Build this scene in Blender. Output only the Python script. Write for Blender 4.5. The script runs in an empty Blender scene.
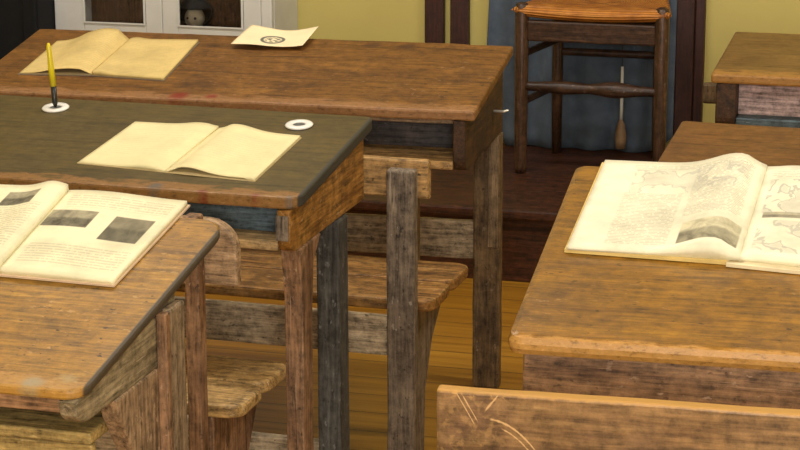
import bpy, bmesh, math, random
from mathutils import Vector, Matrix, noise
random.seed(7)
C = bpy.context.scene.collection
PI = math.pi
R = math.radians

# ------------------------------------------------------------------ object helpers
def empty(name, loc, rotz=0.0, tilt=0.0, label=None, cat=None, group=None):
    o = bpy.data.objects.new(name, None)
    o.empty_display_size = 0.05
    C.objects.link(o)
    o.location = loc
    o.rotation_euler = (tilt, 0, rotz)
    tag(o, label, cat, group)
    return o

def tag(o, label=None, cat=None, group=None, kind=None):
    if label: o['label'] = label
    if cat: o['category'] = cat
    if group: o['group'] = group
    if kind: o['kind'] = kind
    return o

def obj(name, bm, mat, parent=None, smooth=False, label=None):
    bmesh.ops.recalc_face_normals(bm, faces=bm.faces[:])
    me = bpy.data.meshes.new(name)
    bm.to_mesh(me); bm.free()
    if smooth:
        for p in me.polygons: p.use_smooth = True
    me.materials.append(mat)
    o = bpy.data.objects.new(name, me)
    C.objects.link(o)
    if parent: o.parent = parent
    if label: o['label'] = label
    return o

def structure(name, bm, mat, label=None):
    o = obj(name, bm, mat)
    o['kind'] = 'structure'
    if label: o['label'] = label
    return o

# ------------------------------------------------------------------ mesh helpers
def merge(dst, src):
    me = bpy.data.meshes.new('tmp')
    src.to_mesh(me); src.free()
    dst.from_mesh(me)
    bpy.data.meshes.remove(me)

def jitter(bm, amp, freq=14.0, seed=0.0):
    if amp <= 0: return
    off = Vector((seed * 3.7, seed * 1.3, seed * 7.1))
    for v in bm.verts:
        n = noise.noise_vector(v.co * freq + off)
        n2 = noise.noise_vector(v.co * freq * 3.1 + off)
        v.co += n * amp + n2 * amp * 0.5

def plank(x0, x1, y0, y1, z0, z1, bev=0.003, jit=0.0008, step=0.05, seed=0.0, into=None):
    """a bevelled, slightly uneven board"""
    bm = bmesh.new()
    bmesh.ops.create_cube(bm, size=1.0)
    S = (abs(x1 - x0), abs(y1 - y0), abs(z1 - z0))
    for v in bm.verts:
        v.co = Vector(((x0 + x1) / 2 + v.co.x * S[0], (y0 + y1) / 2 + v.co.y * S[1], (z0 + z1) / 2 + v.co.z * S[2]))
    b = min(bev, 0.3 * min(S))
    if b > 0:
        bmesh.ops.bevel(bm, geom=bm.edges[:], offset=b, segments=2, affect='EDGES', profile=0.5)
    for ax in range(3):
        n = int(S[ax] / step)
        if n > 1:
            lo = (x0, y0, z0)[ax] if (x0, y0, z0)[ax] < (x1, y1, z1)[ax] else (x1, y1, z1)[ax]
            for k in range(1, min(n, 40)):
                pos = Vector((0, 0, 0)); pos[ax] = lo + S[ax] * k / min(n, 40)
                no = Vector((0, 0, 0)); no[ax] = 1
                bmesh.ops.bisect_plane(bm, geom=bm.verts[:] + bm.edges[:] + bm.faces[:], plane_co=pos, plane_no=no)
    jitter(bm, jit, seed=seed)
    if into is not None:
        merge(into, bm); return into
    return bm

def prism(pts, axis, a0, a1, bev=0.002, jit=0.0006, seed=0.0, slices=0):
    """extrude a 2D outline. axis 'x': pts are (y,z); 'y': pts are (x,z); 'z': pts are (x,y)"""
    bm = bmesh.new()
    def P(p, a):
        if axis == 'x': return Vector((a, p[0], p[1]))
        if axis == 'y': return Vector((p[0], a, p[1]))
        return Vector((p[0], p[1], a))
    A = [bm.verts.new(P(p, a0)) for p in pts]
    B = [bm.verts.new(P(p, a1)) for p in pts]
    n = len(pts)
    bm.faces.new(A); bm.faces.new(B[::-1])
    for i in range(n):
        bm.faces.new((A[i], A[(i + 1) % n], B[(i + 1) % n], B[i]))
    bmesh.ops.recalc_face_normals(bm, faces=bm.faces[:])
    if bev > 0:
        ed = [e for e in bm.edges if len(e.link_faces) == 2 and any(len(f.verts) == n and n != 4 for f in e.link_faces)]
        if not ed: ed = bm.edges[:]
        bmesh.ops.bevel(bm, geom=ed, offset=bev, segments=2, affect='EDGES', profile=0.5)
    jitter(bm, jit, seed=seed)
    return bm

def tube(path, radii, seg=12, caps=True, into=None):
    """round bar along a list of points with a radius at each"""
    bm = into if into is not None else bmesh.new()
    path = [Vector(p) for p in path]
    if not hasattr(radii, '__len__'): radii = [radii] * len(path)
    rings = []
    for i, p in enumerate(path):
        d = (path[min(i + 1, len(path) - 1)] - path[max(i - 1, 0)]).normalized()
        ref = Vector((0, 0, 1)) if abs(d.z) < 0.9 else Vector((0, 1, 0))
        a = d.cross(ref).normalized(); b = d.cross(a).normalized()
        rings.append([bm.verts.new(p + (a * math.cos(2 * PI * k / seg) + b * math.sin(2 * PI * k / seg)) * radii[i]) for k in range(seg)])
    for r0, r1 in zip(rings, rings[1:]):
        for k in range(seg):
            bm.faces.new((r0[k], r0[(k + 1) % seg], r1[(k + 1) % seg], r1[k]))
    if caps:
        bm.faces.new(rings[0][::-1]); bm.faces.new(rings[-1])
    return bm

def lathe(profile, seg=28, center=(0, 0, 0)):
    """profile: list of (radius, z)"""
    bm = bmesh.new()
    c = Vector(center)
    rings = []
    for r, z in profile:
        if r < 1e-6:
            rings.append([bm.verts.new(c + Vector((0, 0, z)))])
        else:
            rings.append([bm.verts.new(c + Vector((r * math.cos(2 * PI * k / seg), r * math.sin(2 * PI * k / seg), z))) for k in range(seg)])
    for a, b in zip(rings, rings[1:]):
        for k in range(seg):
            k2 = (k + 1) % seg
            if len(a) == 1 and len(b) == 1: continue
            if len(a) == 1: bm.faces.new((a[0], b[k2], b[k]))
            elif len(b) == 1: bm.faces.new((a[k], a[k2], b[0]))
            else: bm.faces.new((a[k], a[k2], b[k2], b[k]))
    return bm

# ------------------------------------------------------------------ material helpers
class NT:
    def __init__(self, name):
        self.m = bpy.data.materials.new(name)
        self.m.use_nodes = True
        self.t = self.m.node_tree
        self.n = self.t.nodes; self.l = self.t.links
        self.n.clear()
        self.out = self.n.new('ShaderNodeOutputMaterial')
        self.b = self.n.new('ShaderNodeBsdfPrincipled')
        self.l.new(self.b.outputs[0], self.out.inputs[0])
    def put(self, sock, v):
        if hasattr(v, 'is_output'): self.l.new(v, sock)
        elif isinstance(v, (tuple, list)) and len(v) == 3 and len(sock.default_value) == 4: sock.default_value = (*v, 1)
        else: sock.default_value = v
    def math(self, op, a, b=0.0, c=None, clamp=False):
        x = self.n.new('ShaderNodeMath'); x.operation = op; x.use_clamp = clamp
        self.put(x.inputs[0], a); self.put(x.inputs[1], b)
        if c is not None: self.put(x.inputs[2], c)
        return x.outputs[0]
    def step(self, v, lo, hi):          # smooth 0..1 between lo and hi
        x = self.n.new('ShaderNodeMapRange'); x.interpolation_type = 'SMOOTHSTEP'
        self.put(x.inputs[0], v); x.inputs[1].default_value = lo; x.inputs[2].default_value = hi
        return x.outputs[0]
    def mix(self, f, a, b, mode='MIX'):
        x = self.n.new('ShaderNodeMix'); x.data_type = 'RGBA'; x.blend_type = mode
        self.put(x.inputs[0], f); self.put(x.inputs[6], a); self.put(x.inputs[7], b)
        return x.outputs[2]
    def ramp(self, f, stops):
        x = self.n.new('ShaderNodeValToRGB')
        cr = x.color_ramp
        while len(cr.elements) < len(stops): cr.elements.new(0.5)
        for e, (p, c) in zip(cr.elements, stops):
            e.position = p; e.color = (*c, 1)
        self.l.new(f, x.inputs[0])
        return x.outputs[0]
    def noise(self, vec, scale, detail=4, rough=0.55, dist=0.0):
        x = self.n.new('ShaderNodeTexNoise')
        self.l.new(vec, x.inputs['Vector'])
        x.inputs['Scale'].default_value = scale; x.inputs['Detail'].default_value = detail
        x.inputs['Roughness'].default_value = rough; x.inputs['Distortion'].default_value = dist
        return x.outputs[0]
    def coords(self, kind='Object', scale=(1, 1, 1), rnd=True):
        tc = self.n.new('ShaderNodeTexCoord')
        v = tc.outputs[kind]
        if rnd:
            oi = self.n.new('ShaderNodeObjectInfo')
            k = self.math('MULTIPLY', oi.outputs['Random'], 17.0)
            a = self.n.new('ShaderNodeVectorMath'); a.operation = 'ADD'
            self.l.new(v, a.inputs[0]); self.l.new(k, a.inputs[1]); v = a.outputs[0]
        mp = self.n.new('ShaderNodeMapping')
        self.l.new(v, mp.inputs[0]); mp.inputs['Scale'].default_value = scale
        return mp.outputs[0]
    def xyz(self, kind='Object'):
        tc = self.n.new('ShaderNodeTexCoord'); s = self.n.new('ShaderNodeSeparateXYZ')
        self.l.new(tc.outputs[kind], s.inputs[0])
        return s.outputs
    def bump(self, h, strength=0.3, dist=0.004):
        x = self.n.new('ShaderNodeBump'); x.inputs['Strength'].default_value = strength
        x.inputs['Distance'].default_value = dist
        self.l.new(h, x.inputs['Height']); self.l.new(x.outputs[0], self.b.inputs['Normal'])

def srgb(r, g, b):
    f = lambda c: (c / 255 / 12.92) if c / 255 <= 0.04045 else ((c / 255 + 0.055) / 1.055) ** 2.4
    return (f(r), f(g), f(b))

GR = {'x': (2.2, 34, 34), 'y': (34, 2.2, 34), 'z': (34, 34, 2.2)}
def wood(name, dark, mid, light, axis='x', rough=0.5, spots=0.5, scratch=0.3, blotch=0.35, wear=None, bump=0.25, coat=0.0, planks=None, end=None, smear=None, tex=1.25, nick_glint=0.5):
    """aged wood: grain along axis, blotches, dark dings, pale scratches; optional worn strip along the near edge"""
    k = NT(name)
    g = k.noise(k.coords(scale=GR[axis]), 1.6, 7, 0.62, 0.35)
    col = k.ramp(g, [(0.30, dark), (0.47, mid), (0.58, mid), (0.74, light)])
    bl = k.noise(k.coords(scale=(1, 1, 1)), 9, 5, 0.6, 0.4)
    col = k.mix(k.math('MULTIPLY', k.step(bl, 0.48, 0.72), blotch), col, dark)
    bl2 = k.noise(k.coords(scale=(1.3, 1.7, 1)), 5.3, 4, 0.55)
    col = k.mix(k.math('MULTIPLY', k.step(bl2, 0.5, 0.75), blotch * 0.8), col, light)
    sp = k.noise(k.coords(scale=tuple(max(1.0, c * 0.045) for c in GR[axis])), 75, 2, 0.5)
    col = k.mix(k.math('MULTIPLY', k.step(sp, 0.66, 0.74), spots), col, tuple(c * 0.35 for c in dark))
    fg = k.noise(k.coords(scale=tuple(c * (4.0 if c < 5 else 3.2) for c in GR[axis])), 1.5, 5, 0.7, 0.3)
    mt = k.noise(k.coords(scale=(1, 1, 1)), 48, 6, 0.72)
    vv = k.math('ADD', k.math('MULTIPLY', k.math('SUBTRACT', fg, 0.5), 2.6), k.math('MULTIPLY', k.math('SUBTRACT', mt, 0.5), 2.2))
    vv = k.math('ADD', 1.0, k.math('MULTIPLY', vv, tex), clamp=False)
    vv = k.math('MAXIMUM', vv, 0.25)
    cvv = k.n.new('ShaderNodeCombineXYZ')
    for i_ in range(3): k.l.new(vv, cvv.inputs[i_])
    col = k.mix(1.0, col, cvv.outputs[0], 'MULTIPLY')
    sc = k.noise(k.coords(scale=tuple(c * (1.0 if c < 5 else 2.4) for c in GR[axis])), 2.3, 2, 0.5, 0.8)
    pale = tuple(min(1, c * 1.5 + 0.05) for c in light)
    col = k.mix(k.math('MULTIPLY', k.step(sc, 0.66, 0.72), scratch), col, pale)
    nk = k.noise(k.coords(scale=tuple(max(1.0, c * 0.06) for c in GR[axis])), 58, 3, 0.6)
    nb = k.noise(k.coords(scale=(1, 1, 1)), 6.5, 3, 0.5)
    col = k.mix(k.math('MULTIPLY', k.math('MULTIPLY', k.step(nk, 0.62, 0.70), k.step(nb, 0.45, 0.6)), nick_glint), col, tuple(min(1, c * 1.3 + 0.12) for c in light))  # pale nicks, with their bright glints put into the colour
    if planks:                                     # dark joints between the boards of a top
        ys = k.xyz()[1 if axis == 'x' else 0]
        for p in planks:
            d = k.math('ABSOLUTE', k.math('SUBTRACT', ys, p))
            wob = k.math('MULTIPLY', k.noise(k.coords(scale=(7, 7, 7)), 3, 2), 0.003)
            col = k.mix(k.math('MULTIPLY', k.math('SUBTRACT', 1.0, k.step(k.math('ADD', d, wob), 0.0016, 0.0035)), 0.7), col, tuple(c * 0.3 for c in dark))
    if wear:                                       # (width, colour, strength)
        w, wc, ws = wear
        ys = k.xyz()[1]
        nz = k.noise(k.coords(scale=(5, 16, 16)), 3.5, 5, 0.65)
        e = k.math('ADD', ys, k.math('MULTIPLY', k.math('SUBTRACT', nz, 0.5), w * 2.6))
        m = k.math('SUBTRACT', 1.0, k.step(e, w * 0.55, w))
        wn = k.noise(k.coords(scale=(24, 50, 50)), 3.0, 6, 0.72)
        wcol = k.ramp(wn, [(0.34, tuple(c * 0.4 for c in wc)), (0.47, wc), (0.56, wc), (0.68, tuple(min(1, c * 1.3 + 0.04) for c in wc))])
        col = k.mix(k.math('MULTIPLY', m, ws), col, wcol)
    if end:                                        # (x of the end face, colour): end grain painted or grimy
        xs = k.xyz()[0]
        m = k.step(xs, end[0] - 0.004, end[0] - 0.001)
        col = k.mix(m, col, end[1])
    if smear:                                      # list of (x, y, radius, colour) ink stains
        X = k.xyz()
        wob = k.math('MULTIPLY', k.noise(k.coords(scale=(1, 1, 1)), 90, 3), 0.02)
        for sx, sy, sr, scol in smear:
            dx = k.math('POWER', k.math('SUBTRACT', X[0], sx), 2.0)
            dy = k.math('POWER', k.math('SUBTRACT', X[1], sy), 2.0)
            d = k.math('ADD', k.math('SQRT', k.math('ADD', dx, dy)), wob)
            col = k.mix(k.math('MULTIPLY', k.math('SUBTRACT', 1.0, k.step(d, sr * 0.6, sr + 0.01)), 0.8), col, scol)
    k.put(k.b.inputs['Base Color'], col)
    rv = k.math('ADD', rough - 0.1, k.math('MULTIPLY', bl, 0.2))
    k.put(k.b.inputs['Roughness'], rv)
    k.b.inputs['Specular IOR Level'].default_value = 0.4
    if coat: 
        k.b.inputs['Coat Weight'].default_value = coat; k.b.inputs['Coat Roughness'].default_value = 0.28
    k.bump(k.math('ADD', g, k.math('MULTIPLY', sp, 0.35)), bump, 0.003)
    return k.m

def plain(name, col, rough=0.6, var=0.12, scale=30, metal=0.0, bump=0.0):
    k = NT(name)
    n = k.noise(k.coords(), scale, 4, 0.6)
    c = k.ramp(n, [(0.3, tuple(x * (1 - var) for x in col)), (0.7, tuple(min(1, x * (1 + var)) for x in col))])
    k.put(k.b.inputs['Base Color'], c)
    k.b.inputs['Roughness'].default_value = rough
    k.b.inputs['Metallic'].default_value = metal
    if bump: k.bump(n, bump, 0.002)
    return k.m

def paper(name, base, texts=(), pics=(), ink=(0.25, 0.23, 0.2), maps=(), stain=0.25, lines=46, curves=()):
    """page in UV space: text columns (u0,u1,v0,v1,strength), pictures (u0,u1,v0,v1,dark,light)"""
    k = NT(name)
    uv = k.n.new('ShaderNodeTexCoord'); s = k.n.new('ShaderNodeSeparateXYZ')
    k.l.new(uv.outputs['UV'], s.inputs[0]); U, V = s.outputs[0], s.outputs[1]
    ob = k.coords(scale=(1, 1, 1))
    st = k.noise(ob, 14, 5, 0.6)
    col = k.ramp(st, [(0.3, tuple(c * (1 - stain) for c in base)), (0.6, base)])
    def box(u0, u1, v0, v1, e=0.006):
        a = k.math('MULTIPLY', k.step(U, u0 - e, u0 + e), k.math('SUBTRACT', 1.0, k.step(U, u1 - e, u1 + e)))
        b = k.math('MULTIPLY', k.step(V, v0 - e, v0 + e), k.math('SUBTRACT', 1.0, k.step(V, v1 - e, v1 + e)))
        return k.math('MULTIPLY', a, b)
    # lines of print
    row = k.math('MULTIPLY', V, float(lines))
    fr = k.math('FRACT', row); fl = k.math('FLOOR', row)
    cv = k.n.new('ShaderNodeCombineXYZ')
    k.l.new(k.math('MULTIPLY', U, 48.0), cv.inputs[0]); k.l.new(k.math('MULTIPLY', fl, 7.31), cv.inputs[1])
    wn = k.noise(cv.outputs[0], 1.0, 2, 0.6)
    word = k.step(wn, 0.40, 0.46)
    strip = k.math('MULTIPLY', k.step(fr, 0.18, 0.3), k.math('SUBTRACT', 1.0, k.step(fr, 0.62, 0.76)))
    glyph = k.math('MULTIPLY', word, strip)
    for u0, u1, v0, v1, sg in texts:
        m = k.math('MULTIPLY', k.math('MULTIPLY', box(u0, u1, v0, v1), glyph), sg)
        col = k.mix(m, col, ink)
    cu = k.n.new('ShaderNodeCombineXYZ'); k.l.new(U, cu.inputs[0]); k.l.new(V, cu.inputs[1])
    for u0, u1, v0, v1, dk, lt in pics:
        nz = k.noise(cu.outputs[0], 11.0, 5, 0.6, 0.6)
        hz = k.step(V, v0 + (v1 - v0) * 0.45, v0 + (v1 - v0) * 0.6)
        tone = k.math('ADD', k.math('MULTIPLY', nz, 0.8), k.math('MULTIPLY', hz, 0.25))
        pc = k.ramp(tone, [(0.3, dk), (0.55, tuple((a + b) / 2 for a, b in zip(dk, lt))), (0.75, lt)])
        col = k.mix(box(u0, u1, v0, v1), col, pc)
    for u0, u1, v0, v1, sg in maps:            # pale line drawing / map
        nz = k.noise(cu.outputs[0], 6.0, 3, 0.5, 0.5)
        ln = k.math('SUBTRACT', 1.0, k.step(k.math('ABSOLUTE', k.math('SUBTRACT', nz, 0.5)), 0.012, 0.035))
        ln = k.math('MAXIMUM', ln, k.math('MULTIPLY', k.step(nz, 0.5, 0.56), 0.5))
        col = k.mix(k.math('MULTIPLY', k.math('MULTIPLY', box(u0, u1, v0, v1), ln), sg), col, (0.33, 0.32, 0.28))
    for cu0, cv0, ru, rv, sg in curves:        # oval drawn rings
        du = k.math('DIVIDE', k.math('SUBTRACT', U, cu0), ru); dv = k.math('DIVIDE', k.math('SUBTRACT', V, cv0), rv)
        d = k.math('SQRT', k.math('ADD', k.math('MULTIPLY', du, du), k.math('MULTIPLY', dv, dv)))
        ring = k.math('SUBTRACT', 1.0, k.step(k.math('ABSOLUTE', k.math('SUBTRACT', d, 0.85)), 0.07, 0.2))
        ins = k.math('MULTIPLY', k.math('SUBTRACT', 1.0, k.step(d, 0.5, 0.85)), k.step(k.noise(cu.outputs[0], 17, 3, 0.6), 0.46, 0.56))
        col = k.mix(k.math('MULTIPLY', k.math('MAXIMUM', ring, ins), sg), col, (0.10, 0.11, 0.10))
    k.put(k.b.inputs['Base Color'], col)
    k.b.inputs['Roughness'].default_value = 0.75
    k.b.inputs['Specular IOR Level'].default_value = 0.2
    return k.m

# ------------------------------------------------------------------ camera
CAMZ = 1.577
cam = bpy.data.cameras.new('camera'); co = bpy.data.objects.new('camera', cam); C.objects.link(co)
cam.sensor_width = 36; cam.lens = 2148.8 / 800 * 36
p_, y_, r_ = R(14.601), R(-15.434), R(-0.161)
F = Vector((math.sin(y_) * math.cos(p_), math.cos(y_) * math.cos(p_), -math.sin(p_)))
X0 = Vector((math.cos(y_), -math.sin(y_), 0)); Y0 = X0.cross(F)
XX = X0 * math.cos(r_) + Y0 * math.sin(r_); YY = Y0 * math.cos(r_) - X0 * math.sin(r_)
M = Matrix((XX, YY, -F)).transposed().to_4x4(); M.translation = (0, 0, CAMZ)
co.matrix_world = M
bpy.context.scene.camera = co

# ------------------------------------------------------------------ room
WALL_Y = 6.12; DAIS_Y = 5.34; DAIS_Z = 0.20
def wall_mat(name, col, var=0.05):
    k = NT(name)
    n = k.noise(k.coords(rnd=False), 3.0, 6, 0.6); f = k.noise(k.coords(rnd=False), 160, 2, 0.5)
    c = k.ramp(n, [(0.3, tuple(x * (1 - var) for x in col)), (0.7, tuple(min(1, x * (1 + var)) for x in col))])
    k.put(k.b.inputs['Base Color'], c); k.b.inputs['Roughness'].default_value = 0.8
    k.bump(f, 0.12, 0.002)
    return k.m
M_wall = wall_mat('yellow_paint', srgb(200, 184, 108))
M_ceil = wall_mat('ceiling_paint', (0.78, 0.74, 0.64))
def floor_mat():
    k = NT('varnished_pine_boards')
    X = k.xyz()
    by = k.math('DIVIDE', X[1], 0.115)
    idx = k.math('FLOOR', by); fr = k.math('FRACT', by)
    cv = k.n.new('ShaderNodeCombineXYZ')
    k.l.new(k.math('MULTIPLY', X[0], 1.6), cv.inputs[0]); k.l.new(k.math('MULTIPLY', X[1], 30.0), cv.inputs[1]); k.l.new(k.math('MULTIPLY', idx, 3.17), cv.inputs[2])
    g = k.noise(cv.outputs[0], 1.4, 6, 0.6, 0.4)
    col = k.ramp(g, [(0.28, srgb(124, 80, 18)), (0.5, srgb(164, 114, 30)), (0.72, srgb(184, 134, 44))])
    wn = k.n.new('ShaderNodeTexWhiteNoise'); wn.noise_dimensions = '1D'; k.l.new(idx, wn.inputs['W'])
    col = k.mix(k.math('MULTIPLY', wn.outputs['Value'], 0.4), col, srgb(140, 92, 22))
    gap = k.math('MAXIMUM', k.math('SUBTRACT', 1.0, k.step(fr, 0.012, 0.03)), k.step(fr, 0.975, 0.992))
    col = k.mix(k.math('MULTIPLY', gap, 0.75), col, (0.04, 0.02, 0.008))
    k.put(k.b.inputs['Base Color'], col); k.b.inputs['Roughness'].default_value = 0.38
    k.bump(k.math('SUBTRACT', g, gap), 0.15, 0.003)
    return k.m
M_floor = floor_mat()
M_dais = wood('dark_red_stained_boards', srgb(38, 20, 11), srgb(66, 36, 20), srgb(88, 50, 28), 'x', 0.5, 0.3, 0.15, planks=[5.49, 5.64, 5.79, 5.94], nick_glint=0.15)
M_trim = wood('dark_brown_trim', srgb(44, 24, 20), srgb(62, 36, 31), srgb(80, 50, 42), 'z', 0.5, 0.2, 0.1, 0.2, nick_glint=0.0, tex=0.6)

XL, XR, YR, ZC = -3.6, 2.6, -1.6, 2.95
structure('floor', plank(XL - .1, XR + .1, YR - .1, WALL_Y + .1, -0.1, 0, 0, 0, 99), M_floor)
structure('ceiling', plank(XL - .1, XR + .1, YR - .1, WALL_Y + .1, ZC, ZC + .1, 0, 0, 99), M_ceil)
structure('wall_back', plank(XL - .1, XR + .1, WALL_Y, WALL_Y + .1, 0, ZC, 0, 0, 99), M_wall)
structure('wall_left', plank(XL - .1, XL, YR, WALL_Y, 0, ZC, 0, 0, 99), M_wall)
structure('wall_right', plank(XR, XR + .1, YR, WALL_Y, 0, ZC, 0, 0, 99), M_wall)
structure('wall_rear', plank(XL - .1, XR + .1, YR - .1, YR, 0, ZC, 0, 0, 99), M_wall)
bm = plank(XL, XR, DAIS_Y, WALL_Y, 0, DAIS_Z - 0.028, 0.002, 0, 99)
plank(XL, XR, DAIS_Y - 0.018, WALL_Y, DAIS_Z - 0.028, DAIS_Z, 0.006, 0, 99, into=bm)
structure('trim_1', bm, M_dais, 'dark red-brown wooden platform step across the front of the room')
# dark wooden uprights on the yellow wall
structure('trim_2', plank(-1.605, -1.548, WALL_Y - .03, WALL_Y, DAIS_Z, 2.3, .004), M_trim)
structure('trim_3', plank(-1.527, -1.472, WALL_Y - .03, WALL_Y, DAIS_Z, 2.3, .004), M_trim)
bm = plank(-0.858, -0.806, WALL_Y - .045, WALL_Y, DAIS_Z, 2.3, .004)
plank(-0.806, -0.778, WALL_Y - .03, WALL_Y, DAIS_Z, 2.3, .004, into=bm)
structure('trim_4', bm, M_trim)

# ------------------------------------------------------------------ wood palette
W_honeyA = wood('worn_honey_varnish', srgb(84, 56, 12), srgb(142, 102, 28), srgb(170, 128, 46), 'x', 0.48, 0.9, 0.12, 0.55, tex=0.85, nick_glint=0.35, smear=[(-0.07, 0.012, 0.022, srgb(150, 138, 108)), (-0.03, 0.03, 0.018, srgb(166, 142, 92)), (-0.15, 0.008, 0.015, srgb(150, 134, 100))],
                wear=(0.035, srgb(176, 132, 66), 0.6), end=(0.0, srgb(72, 62, 48)))
W_olive = wood('dark_olive_paint', srgb(56, 46, 20), srgb(82, 68, 32), srgb(98, 82, 40), 'x', 0.5, 0.35, 0.04, 0.35, bump=0.1, tex=0.6, nick_glint=0.15,
               wear=(0.034, srgb(140, 100, 52), 0.85), end=(0.0, srgb(58, 56, 50)),
               smear=[(-0.17, 0.004, 0.014, srgb(110, 20, 18)), (-0.075, 0.004, 0.012, srgb(110, 20, 18)), (-0.26, 0.012, 0.02, srgb(88, 88, 86)), (-0.015, 0.004, 0.012, srgb(84, 80, 72))])
W_brownC = wood('weathered_brown_top', srgb(64, 38, 14), srgb(110, 72, 27), srgb(138, 95, 40), 'x', 0.55, 0.8, 0.12, 0.6, tex=0.85, nick_glint=0.4,
                wear=(0.04, srgb(150, 108, 68), 0.7), planks=[0.16, 0.30, 0.385], smear=[(-0.62, 0.02, 0.03, srgb(120, 24, 16)), (-0.55, 0.025, 0.02, srgb(120, 24, 16)), (-0.30, 0.40, 0.03, srgb(70, 42, 24)), (-0.22, 0.40, 0.03, srgb(70, 42, 24))])
W_honeyD = wood('polished_honey_top', srgb(84, 54, 10), srgb(132, 91, 19), srgb(154, 111, 30), 'x', 0.42, 0.8, 0.16, 0.65, tex=0.85, nick_glint=0.4, wear=(0.010, srgb(196, 146, 78), 0.65), coat=0.15)  # near-edge wear tone raised to paint in the lamp gloss on its rim
W_top2 = wood('brown_varnished_top', srgb(72, 42, 16), srgb(106, 70, 30), srgb(126, 88, 42), 'x', 0.46, 0.5, 0.1, 0.45, tex=0.7, nick_glint=0.2, wear=(0.02, srgb(176, 126, 62), 0.6))
W_top3 = wood('tan_varnished_top', srgb(78, 52, 24), srgb(112, 82, 40), srgb(132, 100, 54), 'x', 0.46, 0.5, 0.1, 0.45, tex=0.6, nick_glint=0.1, wear=(0.05, srgb(178, 126, 58), 0.55))
W_sideB = wood('orange_scuffed_panel', srgb(84, 52, 18), srgb(136, 94, 40), srgb(164, 122, 62), 'y', 0.5, 0.7, 0.5, 0.4)
W_sideA = wood('grey_green_panel', srgb(88, 76, 54), srgb(128, 114, 86), srgb(158, 142, 112), 'y', 0.6, 0.5, 0.5, 0.4)
W_sideC = wood('dark_brown_panel', srgb(38, 24, 14), srgb(62, 40, 22), srgb(88, 58, 34), 'y', 0.6, 0.5, 0.25, 0.5)
W_legred = wood('reddish_brown_leg', srgb(74, 50, 32), srgb(124, 92, 64), srgb(156, 124, 92), 'z', 0.6, 0.7, 0.4, 0.4)
W_leggrey = wood('grey_brown_leg', srgb(84, 68, 48), srgb(126, 106, 80), srgb(154, 134, 106), 'z', 0.65, 0.8, 0.4, 0.45)
W_legdark = wood('blue_grey_leg', srgb(42, 40, 36), srgb(70, 68, 62), srgb(94, 92, 84), 'z', 0.65, 0.6, 0.2, 0.45)
W_knee = wood('pinkish_grey_board', srgb(100, 80, 58), srgb(146, 120, 90), srgb(174, 148, 116), 'z', 0.6, 0.6, 0.4, 0.45)
W_legslate = wood('slate_grey_leg', srgb(70, 60, 50), srgb(112, 98, 82), srgb(146, 130, 108), 'z', 0.65, 0.8, 0.4, 0.45)
W_legbrown = wood('brown_leg', srgb(58, 44, 28), srgb(100, 80, 54), srgb(130, 108, 78), 'z', 0.6, 0.7, 0.35, 0.45)
W_board = wood('grey_weathered_board', srgb(116, 100, 78), srgb(160, 142, 114), srgb(182, 166, 136), 'x', 0.7, 0.8, 0.3, 0.4)
W_seat = wood('worn_bench_seat', srgb(92, 68, 36), srgb(156, 124, 74), srgb(190, 160, 108), 'x', 0.55, 0.8, 0.5, 0.45)
W_seat2 = wood('brown_bench_seat', srgb(74, 46, 20), srgb(136, 96, 46), srgb(174, 134, 78), 'x', 0.55, 0.8, 0.5, 0.45)
W_beam = wood('pale_brown_backrest', srgb(104, 76, 42), srgb(164, 128, 78), srgb(188, 154, 106), 'x', 0.6, 0.8, 0.3, 0.4)
W_beamA = wood('pinkish_backrest', srgb(100, 76, 54), srgb(150, 122, 90), srgb(178, 150, 118), 'x', 0.6, 0.5, 0.3, 0.4)
W_apronD = wood('purple_brown_apron', srgb(96, 68, 46), srgb(142, 108, 76), srgb(170, 136, 100), 'x', 0.55, 0.6, 0.5, 0.4)
W_inside = wood('blue_grey_inside', srgb(52, 62, 68), srgb(78, 92, 98), srgb(100, 112, 114), 'x', 0.7, 0.4, 0.2, 0.4)
W_inC = wood('dusty_dark_inside', srgb(36, 32, 32), srgb(62, 56, 54), srgb(104, 90, 82), 'x', 0.7, 0.4, 0.2, 0.5)
W_inF = wood('pinkish_inside', srgb(150, 126, 124), srgb(190, 164, 160), srgb(204, 180, 176), 'x', 0.7, 0.2, 0.1, 0.3)
W_shelf = wood('pale_worn_shelf', srgb(100, 78, 46), srgb(154, 126, 84), srgb(178, 154, 112), 'x', 0.6, 0.5, 0.4, 0.4)
W_shelfA = wood('olive_brown_shelf', srgb(116, 94, 50), srgb(168, 144, 88), srgb(190, 168, 112), 'x', 0.55, 0.6, 0.3, 0.4)
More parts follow.
